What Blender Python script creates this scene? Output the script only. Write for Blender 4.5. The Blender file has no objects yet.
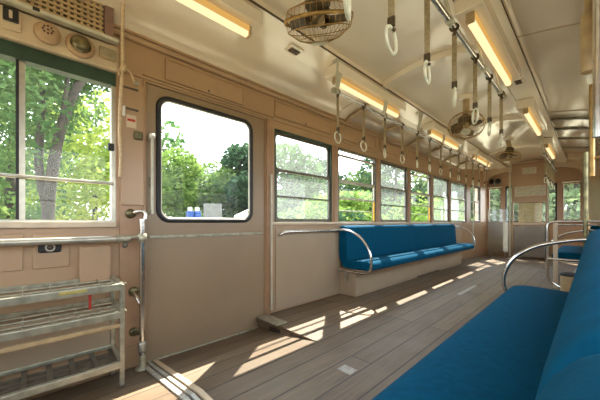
import bpy, bmesh, math, random
from mathutils import Vector, Matrix
random.seed(7)
C = bpy.context.scene.collection
PI = math.pi

# ------------------------------------------------------------------ materials
def mat(name, col, rough=.5, metal=0, var=.08, scale=6, bump=0, bscale=40, spec=.5, coat=0, stretch=(1, 1, 1), dirt=None, sheen=0):
    m = bpy.data.materials.new(name); m.use_nodes = True
    nt = m.node_tree; n = nt.nodes; l = nt.links
    b = n['Principled BSDF']
    b.inputs['Roughness'].default_value = rough; b.inputs['Metallic'].default_value = metal
    b.inputs['Specular IOR Level'].default_value = spec
    b.inputs['Coat Weight'].default_value = coat
    b.inputs['Coat Roughness'].default_value = .12
    b.inputs['Sheen Weight'].default_value = sheen
    tc = n.new('ShaderNodeTexCoord'); mp = n.new('ShaderNodeMapping'); mp.inputs['Scale'].default_value = stretch
    l.new(tc.outputs['Object'], mp.inputs['Vector'])
    nz = n.new('ShaderNodeTexNoise'); nz.inputs['Scale'].default_value = scale; nz.inputs['Detail'].default_value = 4
    l.new(mp.outputs['Vector'], nz.inputs['Vector'])
    r = n.new('ShaderNodeValToRGB')
    lo = dirt if dirt else tuple(c * (1 - var) for c in col); hi = tuple(min(1, c * (1 + var)) for c in col)
    r.color_ramp.elements[0].color = (*lo, 1); r.color_ramp.elements[1].color = (*hi, 1)
    r.color_ramp.elements[0].position = .32; r.color_ramp.elements[1].position = .62
    l.new(nz.outputs['Fac'], r.inputs['Fac']); l.new(r.outputs['Color'], b.inputs['Base Color'])
    if bump:
        z2 = n.new('ShaderNodeTexNoise'); z2.inputs['Scale'].default_value = bscale; z2.inputs['Detail'].default_value = 3
        l.new(mp.outputs['Vector'], z2.inputs['Vector'])
        bp = n.new('ShaderNodeBump'); bp.inputs['Strength'].default_value = bump; bp.inputs['Distance'].default_value = .02
        l.new(z2.outputs['Fac'], bp.inputs['Height']); l.new(bp.outputs['Normal'], b.inputs['Normal'])
    return m

def glass(name, tint, haze, refl):
    m = bpy.data.materials.new(name); m.use_nodes = True
    nt = m.node_tree; n = nt.nodes; l = nt.links; n.remove(n['Principled BSDF'])
    tr = n.new('ShaderNodeBsdfTransparent'); tr.inputs['Color'].default_value = (*tint, 1)
    gl = n.new('ShaderNodeBsdfGlossy'); gl.inputs['Roughness'].default_value = .02
    df = n.new('ShaderNodeBsdfTranslucent'); df.inputs['Color'].default_value = (.85, .9, .9, 1)
    fr = n.new('ShaderNodeLayerWeight'); fr.inputs['Blend'].default_value = .5
    pw = n.new('ShaderNodeMath'); pw.operation = 'POWER'; pw.inputs[1].default_value = 4; l.new(fr.outputs['Facing'], pw.inputs[0])
    p2 = n.new('ShaderNodeMath'); p2.operation = 'MULTIPLY_ADD'; p2.inputs[1].default_value = .9; p2.inputs[2].default_value = .045; l.new(pw.outputs[0], p2.inputs[0])
    mu = n.new('ShaderNodeMath'); mu.operation = 'MULTIPLY'; mu.inputs[1].default_value = refl
    l.new(p2.outputs[0], mu.inputs[0])
    tc = n.new('ShaderNodeTexCoord'); nz = n.new('ShaderNodeTexNoise'); nz.inputs['Scale'].default_value = 5; nz.inputs['Detail'].default_value = 3
    l.new(tc.outputs['Object'], nz.inputs['Vector'])
    hz = n.new('ShaderNodeMath'); hz.operation = 'MULTIPLY_ADD'; hz.inputs[1].default_value = haze * .8; hz.inputs[2].default_value = haze * .6
    l.new(nz.outputs['Fac'], hz.inputs[0])
    m1 = n.new('ShaderNodeMixShader'); m2 = n.new('ShaderNodeMixShader')
    l.new(hz.outputs[0], m1.inputs['Fac']); l.new(tr.outputs[0], m1.inputs[1]); l.new(df.outputs[0], m1.inputs[2])
    l.new(mu.outputs[0], m2.inputs['Fac']); l.new(m1.outputs[0], m2.inputs[1]); l.new(gl.outputs[0], m2.inputs[2])
    l.new(m2.outputs[0], n['Material Output'].inputs['Surface'])
    return m

def emit(name, col, s):
    m = bpy.data.materials.new(name); m.use_nodes = True
    nt = m.node_tree; n = nt.nodes; n.remove(n['Principled BSDF'])
    e = n.new('ShaderNodeEmission'); e.inputs['Color'].default_value = (*col, 1); e.inputs['Strength'].default_value = s
    nt.links.new(e.outputs[0], n['Material Output'].inputs['Surface'])
    return m

def leafmat(name, col, col2, trans=.45):
    m = bpy.data.materials.new(name); m.use_nodes = True
    nt = m.node_tree; n = nt.nodes; l = nt.links; n.remove(n['Principled BSDF'])
    g = n.new('ShaderNodeTexCoord'); nz = n.new('ShaderNodeTexNoise'); nz.inputs['Scale'].default_value = 1.3; nz.inputs['Detail'].default_value = 5
    l.new(g.outputs['Object'], nz.inputs['Vector'])
    r = n.new('ShaderNodeValToRGB'); r.color_ramp.elements[0].position = .38; r.color_ramp.elements[1].position = .62
    r.color_ramp.elements[0].color = (*col, 1); r.color_ramp.elements[1].color = (*col2, 1)
    l.new(nz.outputs['Fac'], r.inputs['Fac'])
    d = n.new('ShaderNodeBsdfDiffuse'); t = n.new('ShaderNodeBsdfTranslucent'); mx = n.new('ShaderNodeMixShader'); mx.inputs['Fac'].default_value = trans
    l.new(r.outputs['Color'], d.inputs['Color']); l.new(r.outputs['Color'], t.inputs['Color'])
    l.new(d.outputs[0], mx.inputs[1]); l.new(t.outputs[0], mx.inputs[2]); l.new(mx.outputs[0], n['Material Output'].inputs['Surface'])
    return m

def plankmat():
    m = bpy.data.materials.new('floor planks'); m.use_nodes = True
    nt = m.node_tree; n = nt.nodes; l = nt.links; b = n['Principled BSDF']
    tc = n.new('ShaderNodeTexCoord'); sp = n.new('ShaderNodeSeparateXYZ'); cb = n.new('ShaderNodeCombineXYZ')
    l.new(tc.outputs['Object'], sp.inputs[0])
    ad = n.new('ShaderNodeMath'); ad.operation = 'ADD'; ad.inputs[1].default_value = 4.0
    l.new(sp.outputs['X'], ad.inputs[0])
    l.new(sp.outputs['Y'], cb.inputs['X']); l.new(ad.outputs[0], cb.inputs['Y'])
    br = n.new('ShaderNodeTexBrick'); br.inputs['Scale'].default_value = 1; br.inputs['Brick Width'].default_value = 2.6
    br.inputs['Row Height'].default_value = .157; br.inputs['Mortar Size'].default_value = .005; br.inputs['Mortar Smooth'].default_value = .35
    br.offset = .37; br.offset_frequency = 3
    br.inputs['Color1'].default_value = (.145, .098, .06, 1); br.inputs['Color2'].default_value = (.22, .157, .10, 1); br.inputs['Mortar'].default_value = (.035, .025, .018, 1)
    l.new(cb.outputs[0], br.inputs['Vector'])
    mp = n.new('ShaderNodeMapping'); mp.inputs['Scale'].default_value = (34, 1.6, 1); l.new(tc.outputs['Object'], mp.inputs['Vector'])
    g = n.new('ShaderNodeTexNoise'); g.inputs['Scale'].default_value = 1.6; g.inputs['Detail'].default_value = 6; g.inputs['Roughness'].default_value = .65
    l.new(mp.outputs[0], g.inputs['Vector'])
    r = n.new('ShaderNodeValToRGB'); r.color_ramp.elements[0].position = .3; r.color_ramp.elements[1].position = .7
    r.color_ramp.elements[0].color = (.5, .48, .46, 1); r.color_ramp.elements[1].color = (1.15, 1.12, 1.08, 1)
    l.new(g.outputs['Fac'], r.inputs['Fac'])
    mx = n.new('ShaderNodeMixRGB'); mx.blend_type = 'MULTIPLY'; mx.inputs['Fac'].default_value = 1
    l.new(br.outputs['Color'], mx.inputs['Color1']); l.new(r.outputs['Color'], mx.inputs['Color2'])
    st = n.new('ShaderNodeTexNoise'); st.inputs['Scale'].default_value = 1.7; st.inputs['Detail'].default_value = 5
    l.new(tc.outputs['Object'], st.inputs['Vector'])
    r2 = n.new('ShaderNodeValToRGB'); r2.color_ramp.elements[0].position = .42; r2.color_ramp.elements[1].position = .66
    r2.color_ramp.elements[0].color = (0, 0, 0, 1); r2.color_ramp.elements[1].color = (.55, .55, .55, 1)
    l.new(st.outputs['Fac'], r2.inputs['Fac'])
    m3 = n.new('ShaderNodeMixRGB'); m3.inputs['Color2'].default_value = (.195, .157, .115, 1)
    l.new(r2.outputs['Color'], m3.inputs['Fac']); l.new(mx.outputs[0], m3.inputs['Color1'])
    m4 = n.new('ShaderNodeMixRGB'); m4.inputs['Color2'].default_value = (.03, .022, .016, 1)
    l.new(br.outputs['Fac'], m4.inputs['Fac']); l.new(m3.outputs[0], m4.inputs['Color1'])
    l.new(m4.outputs[0], b.inputs['Base Color'])
    b.inputs['Roughness'].default_value = .48
    bp = n.new('ShaderNodeBump'); bp.inputs['Strength'].default_value = .35; bp.inputs['Distance'].default_value = .006; bp.invert = True
    l.new(br.outputs['Fac'], bp.inputs['Height'])
    bp2 = n.new('ShaderNodeBump'); bp2.inputs['Strength'].default_value = .25; bp2.inputs['Distance'].default_value = .004
    l.new(g.outputs['Fac'], bp2.inputs['Height']); l.new(bp.outputs[0], bp2.inputs['Normal']); l.new(bp2.outputs[0], b.inputs['Normal'])
    return m

M = dict(
    wall=mat('pink beige wall paint', (.42, .272, .16), .38, var=.05, scale=2.5, coat=.15),
    wall2=mat('pale beige lower wall paint', (.39, .295, .20), .34, var=.05, scale=2.0, coat=.2),
    door=mat('tan door paint', (.29, .205, .127), .4, var=.05, scale=2.0, coat=.1),
    trimw=mat('brown beige trim paint', (.36, .215, .125), .42, var=.1, scale=8),
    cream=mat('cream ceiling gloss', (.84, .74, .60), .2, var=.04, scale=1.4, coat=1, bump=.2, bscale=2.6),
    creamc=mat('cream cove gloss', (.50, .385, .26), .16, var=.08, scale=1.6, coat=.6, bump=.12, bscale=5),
    creamm=mat('cream matt paint', (.60, .48, .34), .45, var=.08, scale=9),
    pale=mat('pale greenish grey paint', (.52, .50, .40), .4, var=.12, scale=14),
    green=mat('dark green header paint', (.018, .05, .03), .5, var=.25, scale=9),
    black=mat('black rubber', (.012, .012, .013), .55, var=.2, scale=20),
    dark=mat('dark bronze sash', (.10, .082, .058), .4, var=.25, scale=20),
    alu=mat('worn aluminium', (.46, .43, .36), .35, .75, var=.12, scale=18, stretch=(1, 1, 1)),
    chrome=mat('scratched chrome', (.62, .60, .56), .2, 1, var=.12, scale=25),
    steel=mat('brushed steel', (.17, .14, .11), .16, 1, var=.25, scale=12, stretch=(1, 1, 12), bump=.15, bscale=60),
    gal=mat('dull olive grey steel', (.36, .34, .26), .38, .55, var=.2, scale=22),
    brass=mat('aged brass', (.36, .22, .075), .38, .7, var=.3, scale=22),
    bronze=mat('dark motor enamel', (.09, .06, .03), .4, .3, var=.3, scale=18),
    tan=mat('tan enamel', (.42, .30, .16), .4, var=.15, scale=14),
    blue=mat('blue moquette', (.0003, .068, .14), .8, var=.12, scale=40, bump=.05, bscale=200, spec=.08),
    strap=mat('olive webbing', (.30, .235, .135), .75, var=.2, scale=60),
    ring=mat('ivory plastic ring', (.66, .64, .50), .35, var=.08, scale=20),
    lead=mat('grey worn threshold metal', (.55, .53, .48), .4, .5, var=.2, scale=30),
    wood=mat('dark edged wood', (.11, .07, .042), .5, var=.3, scale=9, stretch=(1, 8, 8)),
    mauve=mat('mauve painted frame', (.24, .145, .115), .4, var=.12, scale=12),
    yellow=mat('yellow paint', (.75, .42, .02), .4, var=.08, scale=10),
    red=mat('red enamel', (.45, .03, .02), .4, var=.1, scale=10),
    white=mat('white card', (.75, .73, .68), .5, var=.05, scale=10),
    label=mat('yellowed label', (.42, .34, .1), .5, var=.15, scale=30),
    notice=mat('faded notice panel', (.50, .46, .33), .3, var=.12, scale=18, coat=.3),
    slat=mat('straw blind', (.55, .42, .20), .6, var=.15, scale=30),
    cord=mat('cotton cord', (.55, .42, .27), .8, var=.15, scale=50),
    patina=mat('greenish bronze', (.15, .13, .065), .35, .6, var=.45, scale=28),
    tape=mat('pale floor tape', (.33, .30, .26), .5, var=.15, scale=30),
    bark=mat('bark', (.034, .027, .02), .9, var=.4, scale=7, bump=.7, bscale=18),
    grass=mat('lawn', (.245, .22, .145), .9, var=.3, scale=.6),
    toilet=mat('blue plastic cabin', (.012, .06, .25), .4, var=.1, scale=3),
    fence=mat('weathered grey fence', (.17, .17, .15), .7, var=.12, scale=3),
    canvas=mat('white tent canvas', (.85, .85, .82), .6, var=.04, scale=3),
    g_clear=glass('clear pane', (.975, .985, .975), .005, .28),
    g_haze=glass('dusty milky double pane', (.945, .965, .96), .06, .45),  # milky white for dust, and for the double sash reflections painted in
    g_screen=glass('acrylic screen', (.9, .93, .91), .07, 1.0),
    lampside=emit('amber lit lamp cover', (1.0, .55, .14), .37),
    lamp=emit('warm fluorescent diffuser', (1.0, .72, .38), .7),
    floor=plankmat(),
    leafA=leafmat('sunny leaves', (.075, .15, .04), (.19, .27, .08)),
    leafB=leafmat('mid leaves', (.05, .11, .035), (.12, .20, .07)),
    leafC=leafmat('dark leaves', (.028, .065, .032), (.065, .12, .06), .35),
    leafF=leafmat('sunlit yellow green leaves', (.20, .30, .05), (.40, .47, .11)),  # brighter leaf colour with the sunlight on this tree put in
    leafE=leafmat('hazed far leaves', (.13, .19, .09), (.28, .36, .17)),  # haze over the distant trees put into the leaf colour
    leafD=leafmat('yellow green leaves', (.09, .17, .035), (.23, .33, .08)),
)

# ------------------------------------------------------------------ mesh builder
def taper(y):
    return .13 * max(0., y - 7.9)

class MB:
    def __init__(s): s.v = []; s.f = []; s.sm = []
    def add(s, vs, fs, smooth=False):
        o = len(s.v); s.v += [tuple(v) for v in vs]
        for f in fs: s.f.append([i + o for i in f]); s.sm.append(smooth)
        return s
    def box(s, x0, x1, y0, y1, z0, z1):
        vs = [(x, y, z) for x in (x0, x1) for y in (y0, y1) for z in (z0, z1)]
        return s.add(vs, [(0, 1, 3, 2), (4, 6, 7, 5), (0, 4, 5, 1), (2, 3, 7, 6), (0, 2, 6, 4), (1, 5, 7, 3)])
    def rbox(s, x0, x1, y0, y1, z0, z1, r=.01, seg=2):
        bm = bmesh.new(); bmesh.ops.create_cube(bm, size=1)
        for v in bm.verts:
            v.co = Vector((x0 + (v.co.x + .5) * (x1 - x0), y0 + (v.co.y + .5) * (y1 - y0), z0 + (v.co.z + .5) * (z1 - z0)))
        bmesh.ops.bevel(bm, geom=bm.edges[:], offset=r, segments=seg, affect='EDGES', profile=.5)
        bm.verts.index_update()
        s.add([v.co for v in bm.verts], [[v.index for v in f.verts] for f in bm.faces], False); bm.free(); return s
    def tube(s, pts, r, seg=10, closed=False, smooth=True):
        P = [Vector(p) for p in pts]; n = len(P); rs = r if isinstance(r, (list, tuple)) else [r] * n
        T = []
        for i in range(n):
            a = P[(i - 1) % n] if (closed or i > 0) else P[i]; b = P[(i + 1) % n] if (closed or i < n - 1) else P[i]
            T.append((b - a).normalized())
        up = Vector((0, 0, 1)) if abs(T[0].z) < .9 else Vector((1, 0, 0))
        N = (up - T[0] * up.dot(T[0])).normalized(); rings = []
        for i in range(n):
            N = (N - T[i] * N.dot(T[i]))
            N = N.normalized() if N.length > 1e-6 else T[i].orthogonal().normalized()
            B = T[i].cross(N)
            rings.append([P[i] + (N * math.cos(a) + B * math.sin(a)) * rs[i] for a in [2 * PI * k / seg for k in range(seg)]])
        vs = [v for rg in rings for v in rg]; fs = []
        for i in range(n if closed else n - 1):
            j = (i + 1) % n
            for k in range(seg):
                k2 = (k + 1) % seg; fs.append((i * seg + k, i * seg + k2, j * seg + k2, j * seg + k))
        s.add(vs, fs, smooth)
        if not closed:
            s.add(rings[0], [list(range(seg))[::-1]]); s.add(rings[-1], [list(range(seg))])
        return s
    def lathe(s, prof, c, axis=(0, 0, 1), seg=24, smooth=True, caps=True):
        q = Vector((0, 0, 1)).rotation_difference(Vector(axis).normalized()); c = Vector(c); vs = []; fs = []
        for (r, z) in prof:
            for k in range(seg):
                a = 2 * PI * k / seg; vs.append(c + q @ Vector((r * math.cos(a), r * math.sin(a), z)))
        for i in range(len(prof) - 1):
            for k in range(seg):
                k2 = (k + 1) % seg; fs.append((i * seg + k, i * seg + k2, (i + 1) * seg + k2, (i + 1) * seg + k))
        if caps: fs.append(list(range(seg))[::-1]); o = (len(prof) - 1) * seg; fs.append([o + k for k in range(seg)])
        return s.add(vs, fs, smooth)
    def ring(s, c, axis, R, r, seg=32, ts=6, ex=1.0):
        q = Vector((0, 0, 1)).rotation_difference(Vector(axis).normalized()); c = Vector(c)
        return s.tube([c + q @ Vector((R * math.cos(2 * PI * k / seg), R * ex * math.sin(2 * PI * k / seg), 0)) for k in range(seg)], r, ts, True)
    def prism(s, prof, y0, y1, caps=True, smooth=False):   # profile in X,Z swept along Y
        n = len(prof); vs = [(x, y0, z) for x, z in prof] + [(x, y1, z) for x, z in prof]
        fs = [(i, (i + 1) % n, n + (i + 1) % n, n + i) for i in range(n)]
        s.add(vs, fs, smooth)
        if caps: s.add(vs, [list(range(n))[::-1], list(range(n, 2 * n))])
        return s
    def cushion(s, prof, y0, y1, r=.03):
        P = [Vector((x, z)) for x, z in prof]
        for _ in range(2):        # chaikin rounding
            Q = []
            for i in range(len(P)):
                a, b = P[i], P[(i + 1) % len(P)]; Q += [a * .75 + b * .25, a * .25 + b * .75]
            P = Q
        c = sum(P, Vector((0, 0))) / len(P); n = len(P); rings = []
        def inset(d): return [p + (c - p).normalized() * min(d, (c - p).length * .8) for p in P]
        seq = []
        for k in range(5):
            a = PI / 2 * k / 4; seq.append((y0 + r * (1 - math.sin(a)), r * (1 - math.cos(a))))
        seq = seq[::-1]
        seq = sorted(seq)
        for y, d in seq: rings.append([(p.x, y, p.y) for p in inset(r * (1 - math.sqrt(max(0, 1 - ((y0 + r - y) / r) ** 2))))])
        m = 10
        for k in range(1, m): 
            y = y0 + r + (y1 - y0 - 2 * r) * k / m; rings.append([(p.x, y, p.y) for p in P])
        for y, d in [(y0 + y1 - y, d) for y, d in seq[::-1]]:
            rings.append([(p.x, y, p.y) for p in inset(r * (1 - math.sqrt(max(0, 1 - ((y - y1 + r) / r) ** 2))))])
        vs = [v for rg in rings for v in rg]; fs = []
        for i in range(len(rings) - 1):
            for k in range(n): fs.append((i * n + k, i * n + (k + 1) % n, (i + 1) * n + (k + 1) % n, (i + 1) * n + k))
        s.add(vs, fs, True); s.add(rings[0], [list(range(n))[::-1]], True); s.add(rings[-1], [list(range(n))], True)
        return s
    def holeplate(s, x0, x1, o, i, r, seg=6):      # rounded hole in a plate lying in the Y,Z plane
        oy0, oy1, oz0, oz1 = o; iy0, iy1, iz0, iz1 = i; inner = []; cs = []
        for (cy, cz, a0, oc) in ((iy1 - r, iz1 - r, 0, (oy1, oz1)), (iy0 + r, iz1 - r, PI / 2, (oy0, oz1)), (iy0 + r, iz0 + r, PI, (oy0, oz0)), (iy1 - r, iz0 + r, 1.5 * PI, (oy1, oz0))):
            for k in range(seg + 1):
                a = a0 + PI / 2 * k / seg; inner.append((cy + r * math.cos(a), cz + r * math.sin(a))); cs.append(oc)
        n = len(inner); vs = []
        for x in (x0, x1): vs += [(x, y, z) for y, z in inner]
        for x in (x0, x1): vs += [(x, y, z) for y, z in ((oy1, oz1), (oy0, oz1), (oy0, oz0), (oy1, oz0))]
        fs = []
        for k in range(n):
            k2 = (k + 1) % n; ca = k // (seg + 1); cb = k2 // (seg + 1)
            for sd in (0, 1):
                b = sd * n; ob = 2 * n + sd * 4
                f = [b + k, b + k2, ob + ca] if ca == cb else [b + k, b + k2, ob + cb, ob + ca]
                fs.append(f if sd else f[::-1])
            fs.append((k, n + k, n + k2, k2))
        for k in range(4): k2 = (k + 1) % 4; fs.append((2 * n + k, 2 * n + k2, 2 * n + 4 + k2, 2 * n + 4 + k))
        return s.add(vs, fs)
    def taperx(s, sg=1):
        s.v = [(x + sg * taper(y), y, z) for x, y, z in s.v]; return s
    def build(s, name, m, parent=None, bevel=0):
        o = Vector((0, 0, 0))
        p = parent
        while p is not None: o += p.location; p = p.parent
        me = bpy.data.meshes.new(name); me.from_pydata([Vector(v) - o for v in s.v], [], s.f); me.update()
        bm = bmesh.new(); bm.from_mesh(me); bmesh.ops.recalc_face_normals(bm, faces=bm.faces); bm.to_mesh(me); bm.free()
        for p, sm in zip(me.polygons, s.sm): p.use_smooth = sm
        me.materials.append(m)
        ob = bpy.data.objects.new(name, me); C.objects.link(ob)
        if parent is not None: ob.parent = parent
        if bevel:
            b = ob.modifiers.new('b', 'BEVEL'); b.width = bevel; b.segments = 2; b.limit_method = 'ANGLE'; b.angle_limit = .7
        return ob

def tag(o, label, cat, group=None):
    o['label'] = label; o['category'] = cat
    if group: o['group'] = group
    return o
def thing(name, label, cat, loc=(0, 0, 0), group=None):
    o = bpy.data.objects.new(name, None); C.objects.link(o); o.location = loc; o.empty_display_size = .1
    return tag(o, label, cat, group)
def struct(o): o['kind'] = 'structure'; return o
def kids(o): return [c for c in C.objects if c.parent == o]
def copy_tree(o, parent=None):
    c = o.copy(); C.objects.link(c)
    if parent is not None: c.parent = parent
    for ch in kids(o): copy_tree(ch, c)
    return c
def arc(c, r, a0, a1, n, f): return [f(c[0] + r * math.cos(math.radians(a0 + (a1 - a0) * k / n)), c[1] + r * math.sin(math.radians(a0 + (a1 - a0) * k / n))) for k in range(n + 1)]
def smooth_path(P, it=2):
    P = [Vector(p) for p in P]
    for _ in range(it):
        Q = [P[0]]
        for a, b in zip(P, P[1:]): Q += [a * .75 + b * .25, a * .25 + b * .75]
        P = Q + [P[-1]]
    return P
ORD = 'first second third fourth fifth sixth seventh eighth ninth tenth eleventh twelfth thirteenth fourteenth fifteenth'.split()

# ------------------------------------------------------------------ camera, sun, sky
CX, HC = -1.11, .94
XL, XR = -2.3, .11
cam = bpy.data.cameras.new('camera'); co = bpy.data.objects.new('camera', cam); C.objects.link(co)
cam.sensor_width = 36; cam.lens = 282 / 600 * 36; cam.shift_y = 22 / 600; cam.clip_start = .01
co.location = (0, 0, HC); co.rotation_euler = (PI / 2, 0, math.atan(292 / 282))
sc = bpy.context.scene; sc.camera = co
sc.view_settings.view_transform = 'Standard'; sc.view_settings.look = 'None'; sc.view_settings.gamma = 1; sc.view_settings.use_curve_mapping = False
sc.view_settings.exposure = 1.02
sc.cycles.use_denoising = True; sc.cycles.max_bounces = 14; sc.cycles.diffuse_bounces = 8; sc.cycles.transparent_max_bounces = 24
sc.cycles.sample_clamp_indirect = 6; sc.cycles.caustics_reflective = False; sc.cycles.caustics_refractive = False

sl = bpy.data.lights.new('sun', 'SUN'); sl.energy = 11.5; sl.angle = .009; sl.color = (1, .90, .76)
so = bpy.data.objects.new('sun', sl); C.objects.link(so)
so.rotation_euler = Vector((.445, -.55, -1)).to_track_quat('-Z', 'Y').to_euler(); so.location = (-6, 6, 12)
w = bpy.data.worlds.new('sky'); sc.world = w; w.use_nodes = True
wn = w.node_tree.nodes; wl = w.node_tree.links; bg = wn['Background']
tcw = wn.new('ShaderNodeTexCoord'); spw = wn.new('ShaderNodeSeparateXYZ'); wl.new(tcw.outputs['Generated'], spw.inputs[0])
rw = wn.new('ShaderNodeValToRGB'); rw.color_ramp.elements[0].position = 0; rw.color_ramp.elements[1].position = .8
rw.color_ramp.elements[0].color = (.93, .97, 1, 1); rw.color_ramp.elements[1].color = (.74, .87, 1, 1)
wl.new(spw.outputs['Z'], rw.inputs['Fac']); wl.new(rw.outputs['Color'], bg.inputs['Color']); bg.inputs['Strength'].default_value = 3.0

# ------------------------------------------------------------------ floor
Y0, Y1 = -1.6, 9.5
RX, RY = -1.5, 1.64           # the floor slopes down to the door left of RX and before RY
f = MB()
f.box(RX, XR + .06, Y0, RY, -.12, 0).box(XL - .06, XR + .06, RY, Y1 + .1, -.12, 0)
struct(f.build('floor', M['floor']))
r = MB(); zd = -.105
r.add([(XL - .06, Y0, zd - .01), (RX, Y0, 0), (RX, RY, 0), (XL - .06, RY, zd - .01), (XL - .06, Y0, -.3), (RX, Y0, -.3), (RX, RY, -.3), (XL - .06, RY, -.3)],
      [(0, 1, 2, 3), (4, 7, 6, 5), (0, 4, 5, 1), (2, 6, 7, 3), (0, 3, 7, 4), (1, 5, 6, 2)])
struct(r.build('floor_ramp', M['floor']))
r = MB(); r.add([(XL, RY - .012, -.045), (RX - .02, RY - .012, -.002), (RX - .02, RY - .012, .004), (XL, RY - .012, .004), (XL, RY, -.045), (RX - .02, RY, -.002), (RX - .02, RY, .004), (XL, RY, .004)],
                [(0, 1, 2, 3), (4, 7, 6, 5), (0, 4, 5, 1), (2, 6, 7, 3), (0, 3, 7, 4), (1, 5, 6, 2)])
struct(r.build('trim_1', M['wood']))  # dark upper band: the riser's unlit top put into the colour
r = MB(); r.rbox(XL + .03, -1.97, RY - .03, RY + .10, 0.001, .014, .004)
tag(r.build('step_nosing', M['gal']), 'worn grey metal plate on the small floor step by the tan door', 'nosing')
# threshold strips crossing the ramp beside the door post
def rz(x): return min(0, zd * (RX - x) / (RX - XL))
th = thing('threshold_strip', 'double pale metal threshold strip crossing the floor from the tan door', 'threshold', (-2.2, .6, rz(-2.2)))
for y, wd, mm in ((.585, .028, 'lead'), (.628, .022, 'lead'), (.668, .03, 'creamm')):
    m = MB(); xa, xb = -2.26, -1.0
    for a, b in ((xa, RX), (RX, xb)):
        za, zb = rz(a), rz(b)
        m.add([(a, y, za), (b, y, zb), (b, y + wd, zb), (a, y + wd, za), (a, y, za + .012), (b, y, zb + .012), (b, y + wd, zb + .012), (a, y + wd, za + .012)],
              [(0, 3, 2, 1), (4, 5, 6, 7), (0, 1, 5, 4), (2, 3, 7, 6), (0, 4, 7, 3), (1, 2, 6, 5)])
    m.build('rail_strip', M[mm], th)
def tape(x0, x1, y0, y1, lab):
    tag(MB().box(x0, x1, y0, y1, .0005, .003).build('floor_tape', M['tape']), lab, 'tape')
tape(-1.22, -1.17, 4.0, 4.75, 'long pale strip of worn tape on the planks before the left bench')
tape(-1.13, -1.03, 1.42, 1.50, 'small pale scrap of tape on the planks nearest the right bench')

# ------------------------------------------------------------------ left wall
WINS = [(1.85, 2.79), (2.91, 3.85), (3.97, 4.91), (5.03, 5.97), (6.09, 7.03), (7.15, 8.2), (8.42, 9.05)]
DOOR = (.63, 1.735)
ZS, ZT, ZW = .93, 1.92, 2.30
XO = XL - .07
lw = MB()
def lwb(y0, y1, z0, z1): lw.box(XO, XL, y0, y1, z0, z1)
lwb(Y0, DOOR[0], -.3, ZS); lwb(.44, DOOR[0], ZS, ZT); lwb(Y0, -1.3, ZS, ZT)
lwb(Y0, Y1 - 1.6, ZT + .06, ZW + .1); lwb(Y0, DOOR[0], ZT, ZT + .06); lwb(DOOR[1], 7.9, ZT, ZT + .06)
lwb(DOOR[1], 7.9, -.3, ZS)
prev = DOOR[1]
for a, b in WINS[:5]: lwb(prev, a, ZS, ZT); prev = b
lwb(prev, 7.15, ZS, ZT)
lw2 = [(7.9, 9.55, -.3, ZS), (7.9, 9.55, ZT, ZW + .1), (8.2, 8.42, ZS, ZT), (9.05, 9.55, ZS, ZT)]
struct(lw.build('wall_left', M['wall'])); lw = MB()
for y0, y1, z0, z1 in lw2: lw.box(XO, XL, y0, y1, z0, z1)
lw.taperx(); struct(lw.build('wall_left', M['wall']))
# lower panel lining (paler), sill ledge, mouldings
t = MB()
t.rbox(XL - .002, XL + .012, 1.86, 2.93, .02, ZS - .06, .004); t.rbox(XL - .002, XL + .012, 7.1, 7.88, .02, ZS - .06, .004)
struct(t.build('trim_2', M['wall2']))
t = MB().box(XL - .01, XL + .03, Y0, .44, ZS - .025, ZS + .012); t.box(XL - .01, XL + .022, 1.79, 7.9, ZS - .02, ZS + .01)
struct(t.build('trim_3', M['creamm'], bevel=.004))
t = MB()
for a, b in zip([1.735] + [w_[1] for w_ in WINS[:5]], [w_[0] for w_ in WINS[:6]]):
    t.rbox(XL - .002, XL + .016, a + .03, b - .03, ZS, ZT, .004)
t.rbox(XL - .002, XL + .012, DOOR[0] - .17, DOOR[0] - .02, .05, ZT - .02, .004)
t.rbox(XL - .002, XL + .022, DOOR[1] + .005, DOOR[1] + .05, rz(XL) + .0, ZT + .07, .004)
t.rbox(XL - .002, XL + .018, DOOR[0] - .02, DOOR[0] - .002, rz(XL), ZT + .07, .004)
struct(t.build('trim_4', M['trimw']))
t = MB()
t.tube([(XL + .012, Y0, 2.255), (XL + .012, 7.9, 2.255)], .022, 10); t.box(XL - .002, XL + .02, Y0, 7.9, 2.285, 2.315)
t.rbox(XL - .002, XL + .012, Y0, 7.88, ZT + .075, ZT + .09, .004)
t.rbox(XL - .002, XL + .016, DOOR[0] - .02, 1.84, 2.02, 2.032, .004)
struct(t.build('trim_5', M['wall']))
# letterboard hatches
for k, (a, b) in enumerate(((.78, 1.46), (1.86, 2.75), (2.93, 3.8), (3.98, 4.86))):
    h = thing('wall_hatch', ['tan hatch panel in the wall above the tan door', 'tan hatch panel above the window next to the tan door', 'tan hatch panel above the near end of the left blue bench', 'tan hatch panel above the middle of the left blue bench'][k], 'hatch', (XL, a, 2.06), 'wall hatches')
    MB().rbox(XL + .001, XL + .012, a, b, 2.055, 2.20, .004).build('panel', M['wall'], h)
    g = MB(); g.holeplate(XL + .002, XL + .017, (a - .012, b + .012, 2.043, 2.212), (a, b, 2.055, 2.20), .004, 2); g.build('rim', M['wall'], h)
    MB().lathe([(.009, 0), (.009, .006), (.004, .008)], (XL + .012, (a + b) / 2, 2.067), (1, 0, 0), 10).build('latch', M['dark'], h)

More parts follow.
